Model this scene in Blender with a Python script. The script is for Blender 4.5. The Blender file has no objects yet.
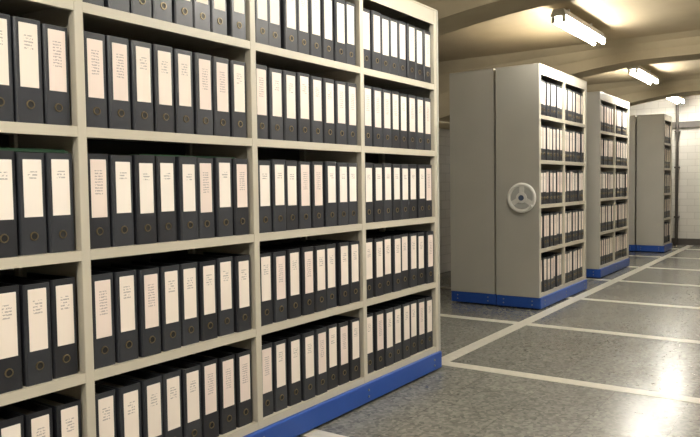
import bpy, math, random
from mathutils import Vector, Matrix, Euler
random.seed(7)
scn=bpy.context.scene
col=scn.collection
scn.view_settings.view_transform='Standard'
scn.view_settings.exposure=0.0

# ---------------------------------------------------------------- materials
def lin(c):
    return tuple(((v/255)/12.92 if v/255<=0.04045 else ((v/255+0.055)/1.055)**2.4) for v in c)+(1,)
def mat(name,rgb,rough=0.5,metal=0.0,noise=0.0,nscale=8,bump=0.0,emit=None,spec=0.5):
    m=bpy.data.materials.new(name); m.use_nodes=True
    nt=m.node_tree; b=nt.nodes['Principled BSDF']
    b.inputs['Base Color'].default_value=lin(rgb)
    b.inputs['Roughness'].default_value=rough
    b.inputs['Metallic'].default_value=metal
    b.inputs['Specular IOR Level'].default_value=spec
    if noise>0 or bump>0:
        tc=nt.nodes.new('ShaderNodeTexCoord'); n=nt.nodes.new('ShaderNodeTexNoise')
        n.inputs['Scale'].default_value=nscale; n.inputs['Detail'].default_value=6
        nt.links.new(tc.outputs['Object'],n.inputs['Vector'])
        r=nt.nodes.new('ShaderNodeMapRange')
        r.inputs['From Min'].default_value=0.3; r.inputs['From Max'].default_value=0.7
        r.inputs['To Min'].default_value=1-noise; r.inputs['To Max'].default_value=1+noise
        nt.links.new(n.outputs['Fac'],r.inputs['Value'])
        vm=nt.nodes.new('ShaderNodeVectorMath'); vm.operation='SCALE'
        vm.inputs[0].default_value=lin(rgb)[:3]
        nt.links.new(r.outputs['Result'],vm.inputs['Scale'])
        nt.links.new(vm.outputs['Vector'],b.inputs['Base Color'])
        if bump>0:
            bp=nt.nodes.new('ShaderNodeBump'); bp.inputs['Strength'].default_value=bump
            bp.inputs['Distance'].default_value=0.02
            nt.links.new(n.outputs['Fac'],bp.inputs['Height']); nt.links.new(bp.outputs['Normal'],b.inputs['Normal'])
    if emit:
        b.inputs['Emission Color'].default_value=emit[0]; b.inputs['Emission Strength'].default_value=emit[1]
    return m

M_SHELF=mat('shelf_beige_enamel',(190,183,166),0.42,noise=0.03,nscale=3)
M_PANEL=mat('panel_grey_enamel',(170,167,157),0.45,noise=0.04,nscale=2.5)
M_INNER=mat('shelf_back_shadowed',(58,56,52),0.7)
M_BLUE=mat('base_blue_enamel',(30,72,152),0.4,noise=0.05,nscale=5)
M_STEEL=mat('steel',(150,150,150),0.3,metal=0.9)
M_RUB=mat('black_rubber',(22,22,24),0.6)
M_BIND=mat('binder_charcoal',(43,45,50),0.4,noise=0.15,nscale=6)
M_BIND2=mat('binder_charcoal_dark',(31,32,37),0.42,noise=0.12,nscale=6)
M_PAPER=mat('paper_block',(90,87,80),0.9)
M_HOLE=mat('finger_hole_black',(10,10,11),0.6)
M_RING=mat('finger_ring_metal',(130,116,88),0.35,metal=0.8)
M_GREEN=mat('green_folder',(36,74,48),0.7)
M_WHITEP=mat('white_paper',(225,221,210),0.8)
M_WHEEL=mat('handwheel_grey_plastic',(222,220,212),0.4)
M_DISC=mat('handwheel_dish',(178,178,172),0.45)
M_HUB=mat('handwheel_hub',(70,84,108),0.4)
M_FIX=mat('fixture_white',(215,212,200),0.5)
M_TUBE=mat('fluorescent_tube',(255,255,255),0.5,emit=((1.0,0.955,0.87,1),150))
M_CEIL=mat('ceiling_plaster',(168,153,124),0.9,noise=0.15,nscale=1.2,bump=0.15)
M_BEAM=mat('beam_plaster',(172,159,132),0.9,noise=0.15,nscale=1.6,bump=0.15)
M_DARK=mat('dark_trim',(60,55,50),0.5)

def label_mat(name,rgb,scale_v,lo,hi,seed):
    m=bpy.data.materials.new(name); m.use_nodes=True
    nt=m.node_tree; N=nt.nodes; L=nt.links; b=N['Principled BSDF']; b.inputs['Roughness'].default_value=0.75
    uv=N.new('ShaderNodeUVMap')
    sep=N.new('ShaderNodeSeparateXYZ'); L.new(uv.outputs[0],sep.inputs[0])
    fr=N.new('ShaderNodeMath'); fr.operation='FRACT'; L.new(sep.outputs['X'],fr.inputs[0])
    ml=N.new('ShaderNodeMath'); ml.operation='MULTIPLY'; ml.inputs[1].default_value=scale_v; L.new(sep.outputs['Y'],ml.inputs[0])
    fl=N.new('ShaderNodeMath'); fl.operation='FRACT'; L.new(ml.outputs[0],fl.inputs[0])
    ln=N.new('ShaderNodeMath'); ln.operation='LESS_THAN'; ln.inputs[1].default_value=0.5; L.new(fl.outputs[0],ln.inputs[0])
    mp=N.new('ShaderNodeMapping'); mp.inputs['Scale'].default_value=(9,scale_v*1.0,1); mp.inputs['Location'].default_value=(seed,seed,0)
    L.new(uv.outputs[0],mp.inputs[0])
    nz=N.new('ShaderNodeTexNoise'); nz.inputs['Scale'].default_value=1.0; nz.inputs['Detail'].default_value=1
    L.new(mp.outputs[0],nz.inputs['Vector'])
    th=N.new('ShaderNodeMath'); th.operation='GREATER_THAN'; th.inputs[1].default_value=0.46; L.new(nz.outputs['Fac'],th.inputs[0])
    def gate(src,lo,hi):
        a=N.new('ShaderNodeMath'); a.operation='GREATER_THAN'; a.inputs[1].default_value=lo; L.new(src,a.inputs[0])
        c=N.new('ShaderNodeMath'); c.operation='LESS_THAN'; c.inputs[1].default_value=hi; L.new(src,c.inputs[0])
        d=N.new('ShaderNodeMath'); d.operation='MULTIPLY'; L.new(a.outputs[0],d.inputs[0]); L.new(c.outputs[0],d.inputs[1]); return d.outputs[0]
    gx=gate(fr.outputs[0],0.24,0.76); gy=gate(sep.outputs['Y'],lo,hi)
    def mul(a,c):
        d=N.new('ShaderNodeMath'); d.operation='MULTIPLY'; L.new(a,d.inputs[0]); L.new(c,d.inputs[1]); return d.outputs[0]
    f=mul(mul(mul(gx,gy),ln.outputs[0]),th.outputs[0])
    fd=N.new('ShaderNodeMath'); fd.operation='MULTIPLY'; fd.inputs[1].default_value=0.5; L.new(f,fd.inputs[0])
    mx=N.new('ShaderNodeMix'); mx.data_type='RGBA'
    mx.inputs[6].default_value=lin(rgb); mx.inputs[7].default_value=lin((84,80,86)); L.new(fd.outputs[0],mx.inputs[0])
    L.new(mx.outputs[2],b.inputs['Base Color'])
    return m
M_LAB=[label_mat('label_cream',(236,223,210),20,0.60,0.82,1.3),
       label_mat('label_cream_pale',(240,230,219),18,0.64,0.80,4.1),
       label_mat('label_rose',(231,214,203),20,0.38,0.82,7.7)]

# floor ------------------------------------------------
def floor_material():
    m=bpy.data.materials.new('terrazzo_floor_tiles'); m.use_nodes=True
    nt=m.node_tree; N=nt.nodes; L=nt.links; b=N['Principled BSDF']
    tc=N.new('ShaderNodeTexCoord')
    vor=N.new('ShaderNodeTexVoronoi'); vor.inputs['Scale'].default_value=60; L.new(tc.outputs['Object'],vor.inputs['Vector'])
    nz=N.new('ShaderNodeTexNoise'); nz.inputs['Scale'].default_value=1.6; nz.inputs['Detail'].default_value=3; L.new(tc.outputs['Object'],nz.inputs['Vector'])
    cr=N.new('ShaderNodeValToRGB'); L.new(vor.outputs['Color'],cr.inputs[0])
    cr.color_ramp.elements[0].color=lin((84,85,80)); cr.color_ramp.elements[1].color=lin((142,140,130))
    br=N.new('ShaderNodeTexBrick'); br.offset=0; br.inputs['Scale'].default_value=1
    br.inputs['Brick Width'].default_value=0.375; br.inputs['Row Height'].default_value=0.375; br.inputs['Mortar Size'].default_value=0.003
    br.inputs['Color1'].default_value=(1,1,1,1); br.inputs['Color2'].default_value=(0.86,0.86,0.86,1); br.inputs['Mortar'].default_value=(0.62,0.62,0.62,1)
    mp=N.new('ShaderNodeMapping'); mp.inputs['Location'].default_value=(0.245,-4.09+0.375*11,0); L.new(tc.outputs['Object'],mp.inputs[0]); L.new(mp.outputs[0],br.inputs['Vector'])
    mu=N.new('ShaderNodeMix'); mu.data_type='RGBA'; mu.blend_type='MULTIPLY'; mu.inputs[0].default_value=1
    L.new(cr.outputs[0],mu.inputs[6]); L.new(br.outputs['Color'],mu.inputs[7])
    mr2=N.new('ShaderNodeMapRange'); mr2.inputs['To Min'].default_value=0.85; mr2.inputs['To Max'].default_value=1.12; L.new(nz.outputs['Fac'],mr2.inputs['Value'])
    m2=N.new('ShaderNodeVectorMath'); m2.operation='SCALE'
    L.new(mu.outputs[2],m2.inputs[0]); L.new(mr2.outputs[0],m2.inputs['Scale'])
    L.new(m2.outputs[0],b.inputs['Base Color'])
    mr=N.new('ShaderNodeMapRange'); mr.inputs['To Min'].default_value=0.18; mr.inputs['To Max'].default_value=0.29
    L.new(nz.outputs['Fac'],mr.inputs['Value']); L.new(mr.outputs[0],b.inputs['Roughness'])
    b.inputs['Specular IOR Level'].default_value=0.5
    return m
M_FLOOR=floor_material()
M_STRIPE=mat('stripe_pale_terrazzo',(194,189,174),0.28,noise=0.10,nscale=25)

def brick_mat():
    m=bpy.data.materials.new('white_painted_brick'); m.use_nodes=True
    nt=m.node_tree; N=nt.nodes; L=nt.links; b=N['Principled BSDF']; b.inputs['Roughness'].default_value=0.6
    tc=N.new('ShaderNodeTexCoord'); sp=N.new('ShaderNodeSeparateXYZ'); L.new(tc.outputs['Object'],sp.inputs[0])
    ad=N.new('ShaderNodeMath'); L.new(sp.outputs['X'],ad.inputs[0]); L.new(sp.outputs['Y'],ad.inputs[1])
    cb=N.new('ShaderNodeCombineXYZ'); L.new(ad.outputs[0],cb.inputs['X']); L.new(sp.outputs['Z'],cb.inputs['Y'])
    br=N.new('ShaderNodeTexBrick'); br.inputs['Scale'].default_value=1; br.inputs['Brick Width'].default_value=0.25; br.inputs['Row Height'].default_value=0.12; br.inputs['Mortar Size'].default_value=0.005
    br.inputs['Color1'].default_value=lin((192,189,181)); br.inputs['Color2'].default_value=lin((186,183,175)); br.inputs['Mortar'].default_value=lin((170,167,159))
    L.new(cb.outputs[0],br.inputs['Vector']); L.new(br.outputs['Color'],b.inputs['Base Color'])
    return m
M_BRICK=brick_mat()

# ---------------------------------------------------------------- mesh builder
class MB:
    def __init__(s): s.v=[];s.f=[];s.m=[];s.uv=[];s.mats=[]
    def mi(s,m):
        if m not in s.mats: s.mats.append(m)
        return s.mats.index(m)
    def box(s,x0,x1,y0,y1,z0,z1,m,xf=None):
        i=len(s.v)
        P=[(x0,y0,z0),(x1,y0,z0),(x1,y1,z0),(x0,y1,z0),(x0,y0,z1),(x1,y0,z1),(x1,y1,z1),(x0,y1,z1)]
        if xf: P=[xf(p) for p in P]
        s.v+=P
        k=s.mi(m)
        for q in ((0,3,2,1),(4,5,6,7),(0,1,5,4),(1,2,6,5),(2,3,7,6),(3,0,4,7)):
            s.f.append(tuple(i+a for a in q)); s.m.append(k); s.uv.append(None)
    def poly(s,pts,m,uv=None):
        i=len(s.v); s.v+=list(pts); s.f.append(tuple(range(i,i+len(pts)))); s.m.append(s.mi(m)); s.uv.append(uv)
    def prism(s,pts2,axis,a,b,m):
        def mk(p,t):
            return {'x':(t,p[0],p[1]),'y':(p[0],t,p[1]),'z':(p[0],p[1],t)}[axis]
        n=len(pts2); i=len(s.v); k=s.mi(m)
        s.v+=[mk(p,a) for p in pts2]+[mk(p,b) for p in pts2]
        s.f.append(tuple(i+j for j in range(n))[::-1]); s.m.append(k); s.uv.append(None)
        s.f.append(tuple(i+n+j for j in range(n))); s.m.append(k); s.uv.append(None)
        for j in range(n):
            s.f.append((i+j,i+(j+1)%n,i+n+(j+1)%n,i+n+j)); s.m.append(k); s.uv.append(None)
    def cyl(s,c,r,axis,a,b,m,n=12):
        s.prism([(c[0]+r*math.cos(2*math.pi*j/n),c[1]+r*math.sin(2*math.pi*j/n)) for j in range(n)],axis,a,b,m)
    def obj(s,name,parent=None,bevel=0,loc=None):
        me=bpy.data.meshes.new(name); me.from_pydata(s.v,[],s.f)
        for m in s.mats: me.materials.append(m)
        for p,k in zip(me.polygons,s.m): p.material_index=k
        if any(u for u in s.uv):
            ul=me.uv_layers.new(name='UVMap')
            for p,u in zip(me.polygons,s.uv):
                if u:
                    for li,c in zip(p.loop_indices,u): ul.data[li].uv=c
        me.update()
        import bmesh
        bm=bmesh.new(); bm.from_mesh(me); bmesh.ops.recalc_face_normals(bm,faces=bm.faces); bm.to_mesh(me); bm.free()
        o=bpy.data.objects.new(name,me); col.objects.link(o)
        if parent: o.parent=parent
        if bevel:
            b=o.modifiers.new('bevel','BEVEL'); b.width=bevel; b.segments=2; b.limit_method='ANGLE'
        return o

# ---------------------------------------------------------------- binder
def binder(mb,xf,y,z,w,h,d,style,uid):
    """spine at x=xf facing +x, width along y, standing on z"""
    M=M_BIND if random.random()<0.6 else M_BIND2
    t=0.004
    c=0.005
    prof=[(xf-d*0.03,y),(xf-c,y),(xf,y+c),(xf,y+w-c),(xf-c,y+w),(xf-d*0.03,y+w)]
    mb.prism(prof,'z',z,z+h,M)
    mb.box(xf-d,xf-d*0.03,y,y+t,z,z+h,M)
    mb.box(xf-d,xf-d*0.03,y+w-t,y+w,z,z+h,M)
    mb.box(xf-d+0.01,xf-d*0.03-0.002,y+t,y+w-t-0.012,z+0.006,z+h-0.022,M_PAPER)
    lw=w*0.66; y0=y+(w-lw)/2+random.uniform(-0.002,0.002)
    if style==1: za,zb=z+h*0.36,z+h*0.92
    else: za,zb=z+h*0.33,z+h*0.94
    dz=random.uniform(-0.005,0.005); za+=dz; zb+=dz
    lm=M_LAB[style] if random.random()<0.85 else M_LAB[random.randrange(3)]
    xe=xf+0.0012
    u=uid
    mb.poly([(xe,y0,za),(xe,y0+lw,za),(xe,y0+lw,zb),(xe,y0,zb)],lm,[(u,0),(u+0.999,0),(u+0.999,1),(u,1)])
    mb.box(xf-0.001,xe,y0-0.001,y0,za,zb,M_WHITEP); mb.box(xf-0.001,xe,y0+lw,y0+lw+0.001,za,zb,M_WHITEP)
    mb.box(xf-0.001,xe,y0,y0+lw,zb,zb+0.001,M_WHITEP)
    cy,cz=y+w/2,z+h*0.18; n=12; r0,r1=0.0105,0.0145
    base=len(mb.v)
    for k in range(n):
        a=2*math.pi*k/n
        for r,dx in ((r1,0.0),(r1-0.001,0.003),(r0,0.003),(r0,0.0005)):
            mb.v.append((xf+dx,cy+r*math.cos(a),cz+r*math.sin(a)))
    kr=mb.mi(M_RING)
    for k in range(n):
        a=base+4*k; b=base+4*((k+1)%n)
        for q in range(3):
            mb.f.append((a+q,b+q,b+q+1,a+q+1)); mb.m.append(kr); mb.uv.append(None)
    mb.poly([(xf+0.0008,cy+r0*math.cos(2*math.pi*k/n),cz+r0*math.sin(2*math.pi*k/n)) for k in range(n)],M_HOLE)

SH=[0.15,0.562,0.974,1.386,1.798]
TOP=2.25
def shelving_unit(xfront,ynear,bay,nbays,depth=0.42,wheel=True,files=True,endpanel=M_PANEL,stacks={}):
    root=bpy.data.objects.new('mobile_shelving_unit',None); col.objects.link(root)
    root.location=(xfront,ynear,0)
    L=bay*nbays; D=depth
    b=MB()
    b.box(-D+0.0,0.015,-0.012,L+0.012,0.012,0.115,M_BLUE)
    b.obj('base_channel',root,0.006)
    g=MB()
    for yy in (0.09,L-0.09,*[bay*k for k in range(1,nbays)]):
        for zz in (0.045,0.08): g.cyl((yy,zz),0.007,'x',0.014,0.019,M_STEEL,8)
    for xx in (-D+0.07,-0.07):
        for zz in (0.045,0.08): g.cyl((xx,zz),0.007,'y',-0.016,-0.011,M_STEEL,8)
    for xx in (-D+0.08,-0.08):
        for yy in (0.15,L-0.15): g.cyl((yy,0.04),0.04,'x',xx-0.015,xx+0.015,M_RUB,16)
    g.obj('base_bolts_and_rollers',root)
    f=MB()
    for k in range(nbays+1):
        y=bay*k; w=0.017
        ya,yb=(0,2*w) if k==0 else ((L-2*w,L) if k==nbays else (y-w,y+w))
        f.box(-0.035,0.0,ya,yb,0.115,TOP-0.0,M_SHELF)
        f.box(-D,-D+0.035,ya,yb,0.115,TOP,M_SHELF)
        ym=(ya+yb)/2
        if 0<k<nbays: f.box(-D+0.035,-0.035,ym-0.004,ym+0.004,0.115,TOP-0.01,M_SHELF)
    f.obj('uprights',root,0.003)
    s=MB()
    for k in range(nbays):
        y0=bay*k+(0.034 if k==0 else 0.017); y1=bay*(k+1)-(0.034 if k==nbays-1 else 0.017)
        for z in SH:
            zt=z; th=0.034
            s.box(-D+0.004,-0.003,y0,y1,zt-0.006,zt,M_SHELF)
            s.box(-0.006,-0.0015,y0,y1,zt-th,zt-0.0,M_SHELF)
            s.box(-0.02,-0.006,y0,y1,zt-th,zt-th+0.003,M_SHELF)
        s.box(-D,-0.002,y0,y1,TOP-0.006,TOP,M_SHELF)
        s.box(-0.008,-0.001,y0,y1,TOP-0.085,TOP-0.002,M_SHELF)
    s.obj('shelves',root)
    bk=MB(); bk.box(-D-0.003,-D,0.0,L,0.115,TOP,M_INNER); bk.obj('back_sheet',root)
    e=MB()
    e.box(-D,0.002,-0.022,0.0,0.115,TOP+0.012,endpanel)
    e.box(-D,0.002,L,L+0.022,0.115,TOP+0.012,endpanel)
    e.box(-D,0.002,-0.022,L+0.022,TOP,TOP+0.012,M_SHELF)
    e.obj('end_panels',root,0.004)
    if wheel:
        w=MB(); cx,cz=-0.145,1.04; n=32; R=0.122; r=0.017; yc=-0.075
        base=len(w.v); kk=w.mi(M_WHEEL); q=8
        for i in range(n):
            a=2*math.pi*i/n
            for j in range(q):
                t=2*math.pi*j/q; rr=R+r*math.cos(t)
                w.v.append((cx+rr*math.cos(a),yc+r*math.sin(t),cz+rr*math.sin(a)))
        for i in range(n):
            for j in range(q):
                w.f.append((base+i*q+j,base+((i+1)%n)*q+j,base+((i+1)%n)*q+(j+1)%q,base+i*q+(j+1)%q)); w.m.append(kk); w.uv.append(None)
        w.cyl((cx,cz),R,'y',yc+0.004,yc+0.010,M_DISC,32)
        for a in (math.pi/2,math.pi/2+2.094,math.pi/2+4.189):
            ca,sa=math.cos(a),math.sin(a)
            def X(p,ca=ca,sa=sa):
                return (cx+p[0]*ca-p[2]*sa,p[1],cz+p[0]*sa+p[2]*ca)
            w.box(0.02,R,yc-0.001,yc+0.008,-0.022,0.022,M_WHEEL,X)
        w.cyl((cx,cz),0.05,'y',yc-0.012,yc+0.010,M_WHEEL,24)
        w.cyl((cx,cz),0.026,'y',yc-0.016,yc-0.012,M_HUB,16)
        w.cyl((cx,cz),0.018,'y',yc,-0.022,M_STEEL,16)
        w.cyl((cx+R*0.8,cz-R*0.6),0.012,'y',yc-0.05,yc-0.005,M_WHEEL,12)
        w.obj('handwheel',root)
    if files:
        mb=MB(); uid=random.randrange(100)
        for k in range(nbays):
            y0=bay*k+0.022+(0.014 if k==0 else 0); y1=bay*(k+1)-0.022-(0.014 if k==nbays-1 else 0)
            for si,z in enumerate(SH):
                sp=0.0955; n=round((y1-y0)/sp); sp=(y1-y0)/n
                hh=0.322; w=min(0.0905,sp-0.003)
                for q in range(n):
                    uid+=1
                    yy=y0+q*sp+(sp-w)/2+random.uniform(-0.0015,0.0015)
                    style=(0,0,1,0,0)[si] if random.random()<0.8 else 2
                    binder(mb,-0.014+random.uniform(-0.009,0.005),yy,z+0.0005,w+random.uniform(-0.002,0.001),hh+random.uniform(-0.003,0.003),0.285,style,uid)
                if (k,si) in stacks:
                    a,b_,kinds=stacks[(k,si)]
                    zz=z+hh+0.004
                    for t in kinds:
                        j=random.uniform(-0.01,0.01)
                        mb.box(-0.29,-0.05+j,y0+a+j*0.5,min(y1,y0+b_)-abs(j),zz,zz+0.005,M_GREEN if t=='g' else M_WHITEP); zz+=0.0055
        mb.obj('binders',root)
    return root

B=0.842
shelving_unit(-2.055,3.942-5*B,B,5,wheel=True,stacks={(1,2):(0.35,0.8,'gg'),(2,2):(0.25,0.75,'g')})
shelving_unit(-2.22,6.267,0.72,2)
shelving_unit(-2.665,6.28,0.72,2,files=False,wheel=False,depth=0.46)
shelving_unit(-2.334,8.685,0.72,2,wheel=False)
shelving_unit(-2.78,8.685,0.72,2,files=False,wheel=False)
shelving_unit(-2.285,12.29,0.64,1,wheel=False)
shelving_unit(-2.73,12.29,0.64,1,files=False,wheel=False)

# ---------------------------------------------------------------- room
X0,X1,Y0,Y1,ZC=-6.0,3.0,-3.0,13.95,2.70
r=MB(); r.box(X0,X1,Y0,Y1,-0.1,0.0,M_FLOOR); r.obj('floor')
st=MB(); w=0.05
SX=-2.13
st.box(SX-w,SX+w,Y0+0.05,Y1-0.05,0.0,0.002,M_STRIPE)
for k in range(-4,7):
    yy=4.09+1.5*k
    st.box(X0+0.1,SX-w,yy-w,yy+w,0.0,0.002,M_STRIPE); st.box(SX+w,X1-0.1,yy-w,yy+w,0.0,0.002,M_STRIPE)
st.obj('floor_stripes')
r=MB(); r.box(X0,X1,Y0,Y1,ZC,ZC+0.15,M_CEIL); r.obj('ceiling')
r=MB(); r.box(X0-0.15,X0,Y0,Y1,0,ZC,M_BRICK); r.obj('wall_left')
r=MB(); r.box(X1,X1+0.15,Y0,Y1,0,ZC,M_BRICK); r.obj('wall_right')
r=MB(); r.box(X0,X1,Y1,Y1+0.15,0,ZC,M_BRICK); r.obj('wall_back')
r=MB(); r.box(X0,X1,Y0-0.15,Y0,0,ZC,M_BRICK); r.obj('wall_front')
r=MB(); r.box(X0,X1,Y1-0.02,Y1,0,0.12,M_DARK); r.obj('baseboard_back')
r=MB(); r.box(X0,X1,Y1-0.06,Y1,2.13,2.24,M_DARK); r.obj('trim_1')
r=MB(); r.cyl((-2.36,Y1-0.10),0.025,'z',0.0,2.6,M_DARK,12)
for zz in (0.5,1.4,2.05): r.box(-2.40,-2.32,Y1-0.13,Y1,zz,zz+0.03,M_DARK)
r.obj('wall_pipe')

XC=[-4.45,1.9]
def zbot(x):
    d=min(abs(x-c) for c in XC)
    z=2.50
    if d<2.7: z-=0.55*((2.7-d)/2.7)**1.5
    return z
for yb in (-1.7,1.65,5.0,8.35,11.7):
    m=MB(); n=72; pts=[]
    for i in range(n+1):
        x=X0+(X1-X0)*i/n; pts.append((x,zbot(x)))
    wb=0.2
    for i in range(n):
        (xa,za),(xb,zb)=pts[i],pts[i+1]
        m.poly([(xa,yb-wb,za),(xb,yb-wb,zb),(xb,yb+wb,zb),(xa,yb+wb,za)],M_BEAM)
        for s in (-1,1):
            # coved side: beam flank flares out into the slab
            prof=[(wb,0.0),(wb+0.03,0.45),(wb+0.10,0.8),(wb+0.24,1.0)]
            for (o0,t0),(o1,t1) in zip(prof[:-1],prof[1:]):
                m.poly([(xa,yb+s*o0,za+(ZC-za)*t0),(xb,yb+s*o0,zb+(ZC-zb)*t0),(xb,yb+s*o1,zb+(ZC-zb)*t1),(xa,yb+s*o1,za+(ZC-za)*t1)],M_BEAM)
    m.obj('ceiling_beam')
    for c in XC:
        m=MB(); m.box(c-0.2,c+0.2,yb-0.2,yb+0.2,0,2.0,M_BRICK); m.box(c-0.24,c+0.24,yb-0.24,yb+0.24,1.90,1.99,M_BEAM); m.obj('column',None,0.01)

def fixture(x,y):
    root=bpy.data.objects.new('fluorescent_light',None); col.objects.link(root); root.location=(x,y,0)
    f=MB(); z=ZC-0.05
    f.prism([(-0.07,z-0.06),(0.07,z-0.06),(0.045,z),(-0.045,z)],'y',-0.63,0.63,M_FIX)
    for yy in (-0.35,0.35): f.cyl((0,yy),0.012,'z',z-0.01,ZC,M_FIX,10)
    for yy in (-0.62,0.605):
        for xx in (-0.045,0.045): f.box(xx-0.016,xx+0.016,yy,yy+0.015,z-0.112,z-0.055,M_FIX)
    f.obj('housing',root)
    t=MB()
    for xx in (-0.045,0.045): t.cyl((xx,z-0.09),0.018,'y',-0.605,0.605,M_TUBE,12)
    t.obj('tubes',root)
for (x,y) in ((-1.955,6.6),(-2.12,10.0),(-2.27,13.0),(-0.9,3.3),(-0.9,-0.3),(0.6,0.9),(1.5,6.6)):  # visible row first; the rest are unseen fixtures added to light the shelves
    fixture(x,y)

w=bpy.data.worlds.new('world'); scn.world=w; w.use_nodes=True
w.node_tree.nodes['Background'].inputs[0].default_value=(0.5,0.5,0.45,1); w.node_tree.nodes['Background'].inputs[1].default_value=0.1

cam=bpy.data.cameras.new('camera'); co=bpy.data.objects.new('camera',cam); col.objects.link(co); scn.camera=co
cam.sensor_width=36; cam.lens=36.0; cam.clip_start=0.05
Mx=Euler((math.radians(90-2.74),0,math.radians(34.7))).to_matrix().to_4x4() @ Matrix.Rotation(-0.014,4,'Z')
Mx.translation=(0,0,1.18)
co.matrix_world=Mx
